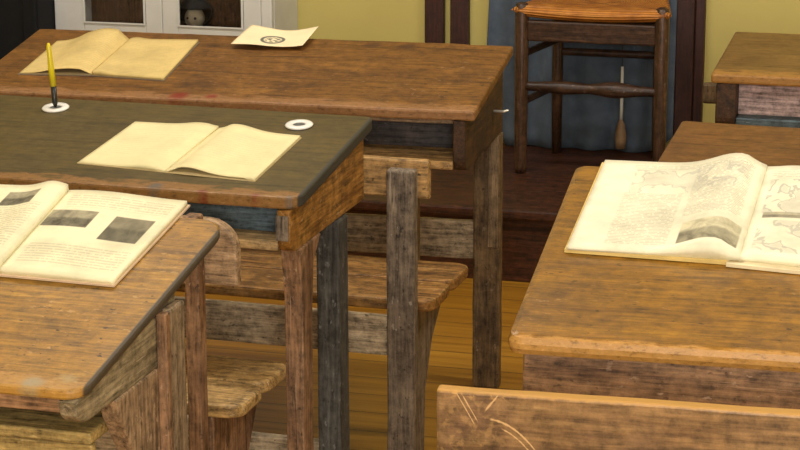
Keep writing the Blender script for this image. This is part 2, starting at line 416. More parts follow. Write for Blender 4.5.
def backboard_mat():
    base = wood('scarred_backboard', srgb(84, 56, 34), srgb(122, 86, 52), srgb(150, 112, 70), 'x', 0.45, 0.5, 0.25, 0.45)
    k = NT('carved_backboard'); bpy.data.materials.remove(base)
    X = k.xyz()
    g = k.noise(k.coords(scale=GR['x']), 1.6, 7, 0.62, 0.35)
    bl = k.noise(k.coords(), 10, 5, 0.6, 0.4)
    col = k.ramp(g, [(0.30, srgb(90, 64, 42)), (0.5, srgb(132, 101, 64)), (0.74, srgb(158, 126, 82))])
    col = k.mix(k.math('MULTIPLY', k.step(bl, 0.46, 0.7), 0.5), col, srgb(96, 70, 58))
    fg = k.noise(k.coords(scale=(8, 110, 110)), 1.5, 5, 0.7, 0.3); mt = k.noise(k.coords(), 52, 6, 0.72)
    vv = k.math('ADD', 0.93, k.math('ADD', k.math('MULTIPLY', k.math('SUBTRACT', fg, 0.5), 2.0), k.math('MULTIPLY', k.math('SUBTRACT', mt, 0.5), 2.4)))
    cvv = k.n.new('ShaderNodeCombineXYZ')
    for i_ in range(3): k.l.new(k.math('MAXIMUM', vv, 0.3), cvv.inputs[i_])
    col = k.mix(1.0, col, cvv.outputs[0], 'MULTIPLY')
    # gouged strokes: straight and curved pale lines near the left end
    wob = k.math('MULTIPLY', k.noise(k.coords(scale=(1, 1, 1)), 130, 2), 0.003)
    def stroke(f, lo, hi, width, col_in):
        d = k.math('ADD', k.math('ABSOLUTE', f), wob)
        m = k.math('SUBTRACT', 1.0, k.step(d, width, width + 0.0016))
        rng = k.math('MULTIPLY', k.step(X[0], lo - .002, lo + .002), k.math('SUBTRACT', 1.0, k.step(X[0], hi - .002, hi + .002)))
        return k.mix(k.math('MULTIPLY', m, rng), col_in, srgb(206, 168, 116))
    Z = X[2]
    col = stroke(k.math('ADD', k.math('SUBTRACT', Z, 0.742), k.math('MULTIPLY', k.math('SUBTRACT', X[0], 0.026), 1.7)), 0.024, 0.046, 0.002, col)
    col = stroke(k.math('ADD', k.math('SUBTRACT', Z, 0.742), k.math('MULTIPLY', k.math('SUBTRACT', X[0], 0.032), 1.7)), 0.032, 0.05, 0.0018, col)
    t = k.math('SUBTRACT', X[0], 0.068)
    col = stroke(k.math('ADD', k.math('SUBTRACT', Z, 0.714), k.math('ADD', k.math('MULTIPLY', t, 0.1), k.math('MULTIPLY', k.math('MULTIPLY', t, t), 11.0))), 0.066, 0.15, 0.002, col)
    col = stroke(k.math('ADD', k.math('SUBTRACT', Z, 0.706), k.math('ADD', k.math('MULTIPLY', t, 0.1), k.math('MULTIPLY', k.math('MULTIPLY', t, t), 12.0))), 0.080, 0.15, 0.0016, col)
    col = stroke(k.math('SUBTRACT', k.math('SUBTRACT', Z, 0.728), k.math('MULTIPLY', k.math('SUBTRACT', X[0], 0.062), 1.3)), 0.060, 0.074, 0.0022, col)
    col = stroke(k.math('SUBTRACT', X[0], 0.124), 0.10, 0.15, 0.0001, col)
    ch = k.noise(k.coords(scale=(1, 1, 1)), 70, 3, 0.6)
    near_top = k.step(Z, 0.736, 0.746)
    left = k.math('SUBTRACT', 1.0, k.step(X[0], 0.05, 0.14))
    col = k.mix(k.math('MULTIPLY', k.math('MULTIPLY', k.step(ch, 0.5, 0.62), left), k.math('ADD', 0.3, k.math('MULTIPLY', near_top, 0.5))), col, srgb(200, 158, 98))
    edge = k.step(k.math('ADD', Z, k.math('MULTIPLY', k.math('SUBTRACT', ch, 0.5), 0.006)), 0.742, 0.746)
    col = k.mix(k.math('MULTIPLY', edge, 0.85), col, srgb(190, 142, 66))  # highlight along the lit top edge, painted into the colour
    k.put(k.b.inputs['Base Color'], col); k.b.inputs['Roughness'].default_value = 0.42
    k.bump(g, 0.2, 0.003)
    return k.m
W_backD = backboard_mat()

# ------------------------------------------------------------------ desks
DK = {  # x, y, yaw(deg), depth, rise, height of near edge
 'A': (-1.031, 2.276, 1.224, 0.503, 0.092, 0.725), 'B': (-1.097, 3.324, 1.26, 0.426, 0.056, 0.713),
 'C': (-0.983, 4.095, -2.315, 0.437, 0.06, 0.714), 'D': (-0.555, 2.534, -2.59, 0.598, 0.089, 0.757),
 'F': (-0.581, 4.683, -0.229, 0.455, 0.021, 0.704), 'G': (-0.543, 3.306, 2.846, 0.482, 0.064, 0.72)}

def round_rect(x0, x1, y0, y1, rs, n=6):
    """outline, rs = radii at (x1,y0),(x1,y1),(x0,y1),(x0,y0)"""
    pts = []
    cs = [(x1, y0, -90, rs[0], -1, 1), (x1, y1, 0, rs[1], -1, -1), (x0, y1, 90, rs[2], 1, -1), (x0, y0, 180, rs[3], 1, 1)]
    for cx, cy, a, r, sx, sy in cs:
        for i in range(n + 1):
            t = R(a + 90 * i / n)
            pts.append((cx + sx * r + r * math.cos(t), cy + sy * r + r * math.sin(t)))
    return pts

def slab(d, x0, x1, thick, rs, bev, seed=0, jit=0.0008, y0=0.0):
    dep, rise, h = d[3], d[4], d[5]
    bm = prism(round_rect(x0, x1, y0, dep, rs), 'z', -thick, 0, bev, 0)
    for k in range(1, 24):          # cut across so the edges can be uneven
        bmesh.ops.bisect_plane(bm, geom=bm.verts[:] + bm.edges[:] + bm.faces[:], plane_co=(x0 + (x1 - x0) * k / 24, 0, 0), plane_no=(1, 0, 0))
    jitter(bm, jit, seed=seed)
    for v in bm.verts: v.co.z += h + rise * v.co.y / dep
    return bm

def desk_root(key, label, group=None):
    d = DK[key]
    return d, empty('school_desk', (d[0], d[1], 0), -R(d[2]), 0, label, 'desk', group)

def side_outline(d, t, y0, y1, zb, r=0.03):
    """side panel outline in (y,z): rounded lower near corner, sloping top under the slab"""
    top = lambda y: d[5] + d[4] * y / d[3] - t
    pts = [(y0, top(y0)), (y1, top(y1)), (y1, zb)]
    for i in range(7):
        a = R(270 - 90 * i / 6)
        pts.append((y0 + r + r * math.cos(a), zb + r + r * math.sin(a)))
    return pts

def leg(root, x0, x1, y0, y1, z1, mat, seed=0, name='leg', label=None, z0=0.0):
    return obj(name, plank(x0, x1, y0, y1, z0, z1, 0.004, 0.0012, 0.06, seed), mat, root, label=label)

def box_desk(key, root, sgn, W, t, zb, m_side, m_in, m_shelf, panel_t=0.022, back=0.8, shelf_t=0.016, y_in=0.0, floor_mat=None):
    """compartment under a top: side panels, bottom shelf, back panel. sgn=-1: desk extends to -x"""
    d = DK[key]; dep = d[3]
    top = lambda y: d[5] + d[4] * y / dep - t
    xa, xb = sgn * 0.012, sgn * (W - 0.012)
    for s, xe in ((1, xa), (-1, xb)):
        x1 = xe; x0 = xe + sgn * s * panel_t
        obj('side_panel', prism(side_outline(d, t, y_in + 0.004, dep - 0.015, zb), 'x', x0, x1, 0.003, 0.0008, seed=s), m_side, root)
    lo, hi = sorted((xa + sgn * panel_t, xb - sgn * panel_t))
    obj('shelf', plank(lo, hi, y_in + 0.008, dep - 0.04, zb + 0.004, zb + 0.004 + shelf_t, 0.003, 0.0008), m_shelf, root)
    yb = dep * back
    obj('back_panel', prism([(lo, zb + 0.004 + shelf_t), (hi, zb + 0.004 + shelf_t), (hi, top(yb) - 0.001), (lo, top(yb) - 0.001)], 'y', yb, yb + 0.014, 0.001, 0), m_in, root)

# ---- desk A : front left, honey top, picture book on it
d, r = desk_root('A', 'worn honey-brown school desk in the front left corner, under the open picture book')
obj('desktop', slab(d, -1.25, 0.003, 0.013, (0.03, 0.05, 0.03, 0.03), 0.004, 1), W_honeyA, r)
top = lambda y, d=d, t=0.0135: d[5] + d[4] * y / d[3] - t
def sideA(x0, x1):
    zb = 0.676
    pts = [(-0.002, top(0)), (0.318, top(0.318)), (0.318, zb)] + [(0.042 + 0.042 * math.cos(R(a)), zb + 0.024 + 0.024 * math.sin(R(a))) for a in range(270, 181, -15)]
    return prism(pts, 'x', x0, x1, 0.003, 0.001)
obj('side_panel', sideA(-0.030, -0.006), W_sideA, r); obj('side_panel', sideA(-1.244, -1.22), W_sideA, r)
obj('shelf', plank(-1.2215, -0.0305, 0.088, 0.31, 0.622, 0.638, 0.003), W_shelfA, r)
obj('front_rail', plank(-1.2195, -0.0305, 0.092, 0.106, 0.54, 0.6215, 0.003), W_shelfA, r)
obj('top_rail', prism([(0.005, top(0.005)), (0.02, top(0.02)), (0.02, 0.694), (0.005, 0.694)], 'x', -1.2195, -0.0305, 0.002), W_apronD, r)
obj('back_panel', plank(-1.2195, -0.0305, 0.29, 0.304, 0.638, top(0.29) - 0.001, 0.001, 0), W_inside, r)
def knee(x0, x1):
    pts = [(0.110, 0.676), (0.315, 0.676), (0.315, 0.0), (0.25, 0.0), (0.24, 0.30), (0.21, 0.48), (0.17, 0.58), (0.124, 0.645)]
    return prism(pts, 'x', x0, x1, 0.003, 0.001, slices=6)
obj('leg', knee(-0.0295, -0.004), W_knee, r, label='wide curved board leg'); obj('leg', knee(-1.246, -1.2225), W_knee, r, label='wide curved board leg')
for x0 in (-0.0045, -1.261):
    leg(r, x0, x0 + 0.0145, 0.262, 0.314, 0.754, W_leggrey, x0)
    obj('leg_batten', plank(x0, x0 + 0.0145, 0.246, 0.2615, 0.0, 0.752, 0.002), W_legred, r, label='reddish strip on the front of the leg')
obj('stretcher', plank(-1.24, -0.01, 0.33, 0.352, 0.22, 0.30, 0.003), W_board, r)

# ---- desk B : middle left, dark olive painted top
d, r = desk_root('B', 'school desk with a dark olive painted top holding two white inkwells')
obj('desktop', slab(d, -1.25, 0.004, 0.022, (0.028, 0.02, 0.02, 0.028), 0.004, 2), W_olive, r)
box_desk('B', r, -1, 1.25, 0.0225, 0.613, W_sideB, W_inside, W_shelf, panel_t=0.024, back=0.16, y_in=-0.006)
for x0 in (-0.0365, -1.236):
    obj('panel_end', plank(x0, x0 + 0.023, -0.008, -0.0025, 0.638, 0.682, 0.002), W_legslate, r, label='worn grey front end of the side panel')
# near legs with curved shoulders
def kneeB(x0, x1):
    pts = [(0.03, 0.614), (0.15, 0.614), (0.11, 0.575), (0.098, 0.50), (0.095, 0.30), (0.095, 0.0), (0.045, 0.0), (0.045, 0.52)]
    return prism(pts, 'x', x0, x1, 0.003, 0.001)
obj('leg', kneeB(-0.042, -0.008), W_legred, r); obj('leg', kneeB(-1.242, -1.208), W_legred, r)
leg(r, -0.052, -0.008, 0.245, 0.30, 0.612, W_legdark, 6, label='dark blue-grey leg'); leg(r, -1.242, -1.198, 0.245, 0.30, 0.612, W_legdark, 7, label='dark blue-grey leg')
obj('stretcher', plank(-1.2, -0.05, 0.262, 0.284, 0.12, 0.18, 0.003), W_board, r)

# ---- desk C : rear left, long brown top
WC = 1.095
d, r = desk_root('C', 'long weathered brown school desk under the yellowed notebook and the curled paper slip')
obj('desktop', slab(d, -WC, 0.008, 0.021, (0.006, 0.006, 0.006, 0.006), 0.0045, 5, 0.0014), W_brownC, r)
box_desk('C', r, -1, WC, 0.0215, 0.586, W_sideC, W_inC, W_beam, panel_t=0.026, back=0.3, shelf_t=0.018)
obj('inner_rail', plank(-WC + 0.04, -0.04, 0.05, 0.07, 0.676, 0.698, 0.002), W_beamA, r)
for xe in (-0.07, -WC + 0.01):
    leg(r, xe, xe + 0.060, 0.385, 0.42, 0.585, W_legbrown, xe)
for xe in (-0.165, -WC + 0.12):
    leg(r, xe, xe + 0.045, 0.03, 0.075, 0.586, W_legbrown, xe + 3)
obj('leg_batten', plank(-0.036, -0.014, 0.3805, 0.3848, 0.33, 0.585, 0.001), W_leggrey, r, label='pale strip on the leg')
obj('stretcher', plank(-WC + 0.06, -0.068, 0.392, 0.412, 0.298, 0.384, 0.003), W_board, r, label='grey weathered cross board')
obj('hook', tube([(-0.010, 0.30, 0.655), (0.012, 0.30, 0.655), (0.022, 0.30, 0.658)], [0.003, 0.003, 0.002], 8), plain('bright_metal', (0.7, 0.68, 0.6), 0.3, metal=0.6), r, True)

# ---- desk D : front right, thick rounded polished top
WD = 1.2
d, r = desk_root('D', 'large polished honey-coloured school desk at the front right, under the open magazine')
obj('desktop', slab(d, -0.006, WD, 0.027, (0.02, 0.02, 0.02, 0.02), 0.010, 9), W_honeyD, r)
ia = 0.012
top = lambda y, d=d, t=0.0275: d[5] + d[4] * y / d[3] - t
fr = plank(ia, WD - ia, 0.022, 0.044, 0.60, top(0.022) - 0.001, 0.003)
obj('front_panel', fr, W_apronD, r, label='scuffed purple-brown front panel')
for x0 in (ia, WD - ia - 0.022):
    obj('side_panel', prism([(0.0445, 0.60), (0.56, 0.60), (0.56, top(0.56)), (0.0445, top(0.0445))], 'x', x0, x0 + 0.022, 0.002), W_sideC, r)
obj('back_panel', plank(ia + 0.0225, WD - ia - 0.0225, 0.538, 0.56, 0.60, top(0.538) - 0.001, 0.002), W_sideC, r)
for x0 in (ia + 0.024, WD - ia - 0.074):
    leg(r, x0, x0 + 0.05, 0.046, 0.096, top(0.046) - 0.002, W_legbrown, x0); leg(r, x0, x0 + 0.05, 0.485, 0.535, top(0.485) - 0.002, W_legbrown, x0 + 2)

# ---- desks G and F behind D
d, r = desk_root('G', 'brown school desk just behind the magazine desk, mostly hidden by it')
obj('desktop', slab(d, 0, 1.2, 0.024, (0.01, 0.01, 0.01, 0.01), 0.005, 11), W_top2, r)
box_desk('G', r, 1, 1.2, 0.0245, 0.60, W_sideC, W_inside, W_beam)
for x0 in (0.012, 1.2 - 0.062):
    for y0 in (0.03, 0.38):
        leg(r, x0, x0 + 0.05, y0, y0 + 0.05, 0.60, W_legbrown, x0 + y0)
d, r = desk_root('F', 'tan school desk farthest back on the right, against the yellow wall')
obj('desktop', slab(d, 0, 1.2, 0.022, (0.008, 0.008, 0.008, 0.008), 0.005, 12), W_top3, r)
box_desk('F', r, 1, 1.2, 0.0225, 0.575, W_sideC, W_inF, W_inside, panel_t=0.045, back=0.12, shelf_t=0.026)
for x0 in (0.014, 1.2 - 0.064):
    for y0 in (0.03, 0.36):
        leg(r, x0, x0 + 0.05, y0, y0 + 0.05, 0.575, W_legbrown, x0 + y0 + 1)
obj('back_rail', plank(-0.07, 1.27, 0.425, 0.452, 0.55, 0.60, 0.006), W_legbrown, r)

# ------------------------------------------------------------------ benches (backrest, seat, legs)
def bench(base, yaw, label, xr, xl, seat_y0, seat_y1, seat_z, beam_z0, beam_z1, beam_y, beam_r, leg_x, leg_w, m_leg, m_seat, m_beam, m_board, leg_y, leg_up=0.8):
    r = empty('school_bench', base, -R(yaw), 0, label, 'bench')
    mid = (seat_y0 + seat_y1) / 2
    # two seat boards with rounded ends
    for a, b in ((seat_y0, mid - 0.002), (mid + 0.002, seat_y1)):
        rr = 0.028
        bm = prism(round_rect(xl, xr, a, b, (rr, rr, rr, rr)), 'z', seat_z - 0.023, seat_z, 0.005, 0)
        for k in range(1, 20): bmesh.ops.bisect_plane(bm, geom=bm.verts[:] + bm.edges[:] + bm.faces[:], plane_co=(xl + (xr - xl) * k / 20, 0, 0), plane_no=(1, 0, 0))
        jitter(bm, 0.0016, seed=a)
        obj('seat_board', bm, m_seat, r)
    # backrest with rounded upper ends
    h = beam_z1 - beam_z0
    pts = [(xl, beam_z0), (xr_b(xr), beam_z0)]
    def arc(cx, cz, a0, a1): return [(cx + beam_r * math.cos(R(a0 + (a1 - a0) * i / 6)), cz + beam_r * math.sin(R(a0 + (a1 - a0) * i / 6))) for i in range(7)]
    pts = [(xl, beam_z0), (xr, beam_z0)] + arc(xr - beam_r, beam_z1 - beam_r, 0, 90) + arc(xl + beam_r, beam_z1 - beam_r, 90, 180)
    obj('backrest', prism(pts, 'y', beam_y, beam_y + 0.024, 0.004, 0.001), m_beam, r)
    # legs in front of the backrest
    for s in (0, 1):
        x0 = leg_x if s == 0 else xl + (xr - leg_x) - leg_w
        obj('leg', plank(x0, x0 + leg_w, leg_y, leg_y + 0.03, 0, beam_z0 + h * leg_up, 0.004, 0.0012, 0.06, s + leg_x), m_leg, r)
        # curved end board under the seat
        e0 = (xr - 0.075) if s == 0 else xl + 0.05
        o = [(seat_y0 + 0.005, seat_z - 0.0235), (seat_y1 - 0.01, seat_z - 0.0235), (seat_y1 - 0.03, seat_z - 0.06), (seat_y0 + 0.17, seat_z - 0.13), (seat_y0 + 0.12, seat_z - 0.22), (seat_y0 + 0.11, 0.0), (leg_y + 0.0305, 0.0), (leg_y + 0.0305, seat_z - 0.12), (seat_y0 + 0.005, seat_z - 0.1)]
        obj('end_board', prism(o, 'x', e0, e0 + 0.026, 0.003, 0.0008), m_leg, r)
    obj('stretcher', plank(xl + 0.05, leg_x - 0.001, leg_y + 0.006, leg_y + 0.026, seat_z - 0.096, seat_z - 0.018, 0.003), m_board, r, label='grey weathered cross board')
    return r
xr_b = lambda x: x
bench((DK['B'][0], DK['B'][1], 0), 1.26, 'brown wooden bench between the olive-topped desk and the long rear desk', 0.10, -1.3, 0.485, 0.77, 0.40, 0.61, 0.683, 0.452, 0.008,
      0.027, 0.054, W_legslate, W_seat2, W_beam, W_board, 0.42)
bench((DK['A'][0], DK['A'][1], 0), 1.224, 'worn wooden bench behind the front left desk, below the olive-topped desk', -0.118, -1.35, 0.84, 1.085, 0.41, 0.615, 0.722, 0.838, 0.05,
      -0.197, 0.026, W_legred, W_seat, W_beamA, W_board, 0.806, 1.1)
# the front right bench, its scarred backrest nearest the camera
r = empty('school_bench', (-0.602, 2.338, -0.0), -R(-2.9), 0, 'wooden bench with a scarred brown backrest at the bottom right, before the magazine desk', 'bench')
obj('backrest', plank(0, 1.25, 0, 0.022, 0.56, 0.747, 0.004, 0.0012, 0.04, 3), W_backD, r)
for x0 in (0.06, 1.14):
    obj('leg', plank(x0, x0 + 0.045, 0.023, 0.055, 0, 0.70, 0.004), W_legbrown, r)
    obj('end_board', prism([(0.056, 0.40), (0.22, 0.40), (0.20, 0.33), (0.13, 0.24), (0.12, 0), (0.056, 0)], 'x', x0 + 0.005, x0 + 0.035, 0.003), W_legbrown, r)
obj('seat_board', plank(0.0, 1.25, 0.06, 0.23, 0.40, 0.428, 0.006), W_seat2, r)

# ------------------------------------------------------------------ books
def on_desk(key, u, w, up=0.0):
    d = DK[key]; a = -R(d[2])
    return (d[0] + u * math.cos(a) - w * math.sin(a), d[1] + u * math.sin(a) + w * math.cos(a), d[5] + d[4] * w / d[3] + up)

def page_mesh(quad, height, t0, nu=26, nv=16, bottom=0.0):
    """quad: near-spine, near-outer, far-outer, far-spine (local xy). height(s,v): top height, s=0 at spine..1 at outer edge.
       UV: u runs left to right as read, v near to far"""
    bm = bmesh.new(); uvl = bm.loops.layers.uv.new('UVMap')
    q = [Vector((p[0], p[1], 0)) for p in quad]
    flip = q[1].x < q[0].x
    T = []; Bt = []
    for j in range(nv + 1):
        v = j / nv; rt = []; rb = []
        for i in range(nu + 1):
            s = i / nu
            p = (q[0] * (1 - s) + q[1] * s) * (1 - v) + (q[3] * (1 - s) + q[2] * s) * v
            h = height(s, v)
            p.y += bow(s, v)
            rt.append(bm.verts.new((p.x, p.y, h)))
            b0 = bottom(s, v) if callable(bottom) else bottom
            rb.append(bm.verts.new((p.x, p.y, min(b0, h - 0.0006))))
        T.append(rt); Bt.append(rb)
    def face(vs, uvs):
        f = bm.faces.new(vs)
        for lp, u in zip(f.loops, uvs): lp[uvl].uv = u
    U = lambda i: (1 - i / nu) if flip else i / nu
    for j in range(nv):
        for i in range(nu):
            u = [(U(i), j / nv), (U(i + 1), j / nv), (U(i + 1), (j + 1) / nv), (U(i), (j + 1) / nv)]
            face((T[j][i], T[j][i + 1], T[j + 1][i + 1], T[j + 1][i]), u)
            face((Bt[j][i], Bt[j + 1][i], Bt[j + 1][i + 1], Bt[j][i + 1]), [(0, 0)] * 4)
    for i in range(nu):
        face((T[0][i], Bt[0][i], Bt[0][i + 1], T[0][i + 1]), [(0, 0)] * 4)
        face((T[nv][i], T[nv][i + 1], Bt[nv][i + 1], Bt[nv][i]), [(0, 0)] * 4)
    for j in range(nv):
        face((T[j][0], T[j + 1][0], Bt[j + 1][0], Bt[j][0]), [(0, 0)] * 4)
        face((T[j][nu], Bt[j][nu], Bt[j + 1][nu], T[j + 1][nu]), [(0, 0)] * 4)
    return bm
bow = lambda s, v: 0.0

def book(name, key, centre, label, cat='book', group=None):
    d = DK[key]
    tilt = math.atan2(d[4], d[3])
    e = empty(name, on_desk(key, centre[0], centre[1], 0.001), -R(d[2]), 0, label, cat, group)
    e.rotation_mode = 'XYZ'
    e.rotation_euler = (tilt, 0, -R(d[2]))
    c = math.cos(tilt)
    loc = lambda u, w: (u - centre[0], (w - centre[1]) / c)
    return e, loc

TXT = (0.12, 0.11, 0.09)
cream = srgb(236, 228, 190)
# -- picture book on desk A
e, L = book('picture_book', 'A', (-0.25, 0.42), 'open picture book with grey photographs lying on the front left desk')
PicD, PicL = srgb(84, 80, 66), srgb(168, 160, 132)
mA_r = paper('picture_page', cream, [(0.08, 0.95, 0.08, 0.32, 0.26), (0.08, 0.95, 0.78, 0.95, 0.26), (0.02, 0.3, 0.36, 0.66, 0.0)],
             [(0.02, 0.42, 0.53, 0.735, PicD, PicL), (0.58, 0.91, 0.42, 0.71, srgb(94, 90, 74), srgb(140, 132, 108))], TXT, lines=34)
mA_l = paper('left_picture_page', cream, [(0.06, 0.93, 0.06, 0.72, 0.26)], [(0.5, 0.81, 0.72, 0.9, PicD, PicL)], TXT, lines=34)
hR = lambda s, v: 0.010 + 0.006 * math.sin(PI * min(1, s * 1.1)) * (1 - s)
hL = lambda s, v: 0.010 + 0.026 * (1 - (2 * min(s, 0.5) - 0.35) ** 2 * 2.0 - 0.755) * 1.0 if False else 0.007 + 0.009 * math.exp(-((s - 0.14) / 0.16) ** 2) + 0.008 * (1 - s)
edge_m = plain('paper_edges', srgb(222, 200, 170), 0.8, 0.15, 200)
qR = [L(-0.246, 0.276), L(-0.075, 0.273), L(-0.072, 0.54), L(-0.274, 0.549)]
qR = [L(-0.246, 0.279), L(-0.076, 0.275), L(-0.073, 0.532), L(-0.262, 0.54)]
qL = [qR[0], L(-0.42, 0.283), L(-0.43, 0.545), qR[3]]
obj('page', page_mesh(qR, hR, 0, bottom=0.002), mA_r, e, True); obj('page', page_mesh(qL, hL, 0, bottom=0.002), mA_l, e, True)
obj('cover', prism([L(-0.424, 0.279), L(-0.074, 0.272), L(-0.070, 0.535), L(-0.434, 0.549)], 'z', 0, 0.0025, 0, 0), plain('brown_cover', srgb(206, 178, 146), 0.7), e)

# -- exercise book on desk B
e, L = book('exercise_book', 'B', (-0.26, 0.19), 'open cream exercise book with blank pages on the dark olive desktop')
crm2 = srgb(230, 218, 168)
m = paper('exercise_page', crm2, [(0.12, 0.86, 0.25, 0.85, 0.10)], lines=24, stain=0.12)
hl = lambda s, v: 0.002 + 0.010 * math.exp(-((s - 0.22) / 0.2) ** 2) * min(1, s * 9 + 0.05) * 0.5 + 0.004 * v * (1 - s)
hr = lambda s, v: 0.002 + 0.011 * math.exp(-((s - 0.25) / 0.25) ** 2) * min(1, s * 6) + 0.003 * s
qL = [L(-0.27, 0.076), L(-0.441, 0.091), L(-0.427, 0.312), L(-0.258, 0.305)]
qR = [L(-0.27, 0.076), L(-0.098, 0.062), L(-0.092, 0.284), L(-0.258, 0.305)]
def bow_b(s, v): return 0.006 * math.sin(PI * s)
obj('page', page_mesh(qL, hl, 0, bottom=lambda s, v: 0.0005), m, e, True); obj('page', page_mesh(qR, hr, 0, bottom=lambda s, v: hr(s, v) - 0.0016 if 0.05 < s < 0.9 else 0.0005), m, e, True)
obj('cover', prism([L(-0.443, 0.089), L(-0.27, 0.074), L(-0.097, 0.060), L(-0.0905, 0.286), L(-0.258, 0.307), L(-0.429, 0.314)], 'z', -0.0008, 0.0006, 0, 0), plain('buff_cover', srgb(206, 186, 138), 0.7), e)

# -- curling notebook on desk C
e, L = book('notebook', 'C', (-0.85, 0.24), 'open yellowed notebook with a curling left page on the long rear desk')
yel = srgb(214, 188, 122)
m = paper('yellowed_page', yel, [(0.06, 0.94, 0.05, 0.95, 0.16)], lines=26, stain=0.22)
def h_leaf(s, v): return 0.004 + (0.012 + 0.016 * v) * math.exp(-((s - 0.30) / 0.42) ** 2) * min(1, s * 7) * min(1, (1 - s) * 2.5 + 0.0) 
qL = [L(-0.848, 0.120), L(-1.008, 0.108), L(-1.012, 0.335), L(-0.846, 0.36)]
qR = [L(-0.848, 0.120), L(-0.682, 0.106), L(-0.692, 0.372), L(-0.846, 0.36)]
obj('page', page_mesh(qL, h_leaf, 0, bottom=lambda s, v: h_leaf(s, v) - 0.0012), m, e, True, label='curling left leaf')
obj('page', page_mesh(qR, lambda s, v: 0.007 + 0.004 * math.exp(-((s - 0.1) / 0.12) ** 2), 0, bottom=0.001), m, e, True)
obj('under_page', page_mesh(qL, lambda s, v: 0.0035, 0, bottom=0.001), paper('grey_under_page', srgb(168, 150, 110), stain=0.2), e)
obj('cover', prism([L(-1.012, 0.105), L(-0.848, 0.117), L(-0.680, 0.103), L(-0.689, 0.375), L(-0.846, 0.363), L(-1.015, 0.338)], 'z', -0.0008, 0.0012, 0, 0), plain('grey_cover', srgb(120, 104, 84), 0.7), e)

# -- paper slip on desk C
d = DK['C']
e, L = book('paper_slip', 'C', (-0.53, 0.42), '', 'paper')
bpy.data.objects.remove(e)
bmp = page_mesh([L(-0.611, 0.360), L(-0.449, 0.362), L(-0.447, 0.484), L(-0.605, 0.492)],
                lambda s, v: 0.003 + 0.010 * (2 * s - 1) ** 2 * (1 if s > 0.5 else 0.35) + 0.004 * abs(math.sin(4.2 * s + v)), 0, bottom=lambda s, v: -1)
for v in bmp.verts: pass
def slip_h(s, v): return 0.003 + 0.012 * max(0, s - 0.45) ** 1.5 * 2 + 0.006 * (1 - s) ** 2 + 0.003 * math.sin(5 * s + 2 * v)
bmp.free()
bmp = page_mesh([L(-0.611, 0.340), L(-0.449, 0.346), L(-0.446, 0.47), L(-0.602, 0.474)], lambda s, v: slip_h(s, v) + 0.003, 0, bottom=lambda s, v: slip_h(s, v) + 0.0018)
o = obj('paper_slip', bmp, paper('slip_paper', srgb(240, 222, 180), curves=[(0.49, 0.36, 0.17, 0.24, 0.95)], stain=0.1), None, True)
o.location = on_desk('C', -0.524, 0.417, 0.001); o.rotation_euler = (math.atan2(d[4], d[3]), 0, -R(d[2]))
tag(o, 'curled cream paper slip with a dark oval drawing on the long rear desk', 'paper')

# -- magazine on desk D
e, L = book('magazine', 'D', (0.274, 0.432), 'thick open magazine with maps and printed columns on the front right desk')
ivo = srgb(240, 234, 204)
m_l = paper('magazine_left_page', ivo, [(0.2, 0.56, 0.06, 0.62, 0.36), (0.6, 0.94, 0.34, 0.92, 0.36), (0.2, 0.94, 0.90, 0.95, 0.36)],
            [(0.62, 0.97, 0.05, 0.27, srgb(118, 112, 92), srgb(214, 206, 170))], TXT, maps=[(0.22, 0.92, 0.62, 0.9, 0.45)], lines=64)
m_r = paper('magazine_right_page', ivo, [(0.05, 0.9, 0.86, 0.95, 0.3)], [(0.06, 0.55, 0.41, 0.47, srgb(120, 114, 98), srgb(190, 182, 150))], TXT,
            maps=[(0.05, 0.95, 0.46, 0.84, 0.6), (0.05, 0.95, 0.05, 0.38, 0.55)], lines=50)
hl = lambda s, v: 0.010 + 0.020 * math.exp(-((s - 0.17) / 0.2) ** 2) * min(1, 0.25 + s * 6)
hr = lambda s, v: 0.010 + 0.006 * math.exp(-((s - 0.3) / 0.3) ** 2) * min(1, 0.2 + s * 6)
LM = lambda u, w: L(u + 0.004, w - 0.010)
qL = [LM(0.262, 0.268), LM(0.028, 0.272), LM(0.036, 0.600), LM(0.277, 0.603)]
qR = [LM(0.262, 0.268), LM(0.50, 0.238), LM(0.51, 0.586), LM(0.277, 0.603)]
obj('page', page_mesh(qL, hl, 0, bottom=0.005), m_l, e, True); obj('page', page_mesh(qR, hr, 0, bottom=0.005), m_r, e, True)
yedge = paper('yellow_leaf_edges', srgb(226, 196, 122), stain=0.25)
obj('under_leaves', page_mesh([LM(0.268, 0.262), LM(0.024, 0.274), LM(0.031, 0.602), LM(0.279, 0.606)], lambda s, v: 0.0048, 0, bottom=0.0), yedge, e)
obj('under_leaves', page_mesh([LM(0.245, 0.257), LM(0.515, 0.226), LM(0.52, 0.588), LM(0.278, 0.606)], lambda s, v: 0.0048, 0, bottom=0.0), paper('cream_leaf_edges', srgb(228, 212, 172), stain=0.2), e)

# ------------------------------------------------------------------ inkwells and pen on desk B
M_porc = plain('white_porcelain', (0.80, 0.78, 0.72), 0.25, 0.03)
M_ink = plain('dark_ink', (0.06, 0.06, 0.06), 0.3)
tiltB = math.atan2(DK['B'][4], DK['B'][3])
def inkwell(u, w, label):
    e = empty('inkwell', on_desk('B', u, w, 0.0005), -R(DK['B'][2]), tiltB, label, 'inkwell', 'porcelain inkwells in the olive desktop')
    obj('rim', lathe([(0.0115, 0.0005), (0.025, 0.0), (0.0265, 0.002), (0.024, 0.0042), (0.014, 0.0046), (0.0115, 0.003), (0.0115, 0.0005)]), M_porc, e, True)
    obj('well', lathe([(0.0, 0.0002), (0.0113, 0.0002), (0.0113, 0.0022), (0.0, 0.0018)]), M_ink, e, True)
    return e
inkwell(-0.613, 0.363, 'white porcelain inkwell under the upright yellow pen')
inkwell(-0.117, 0.349, 'empty white porcelain inkwell at the right rear corner of the olive desktop')
pz = on_desk('B', -0.613, 0.363, 0.0032)
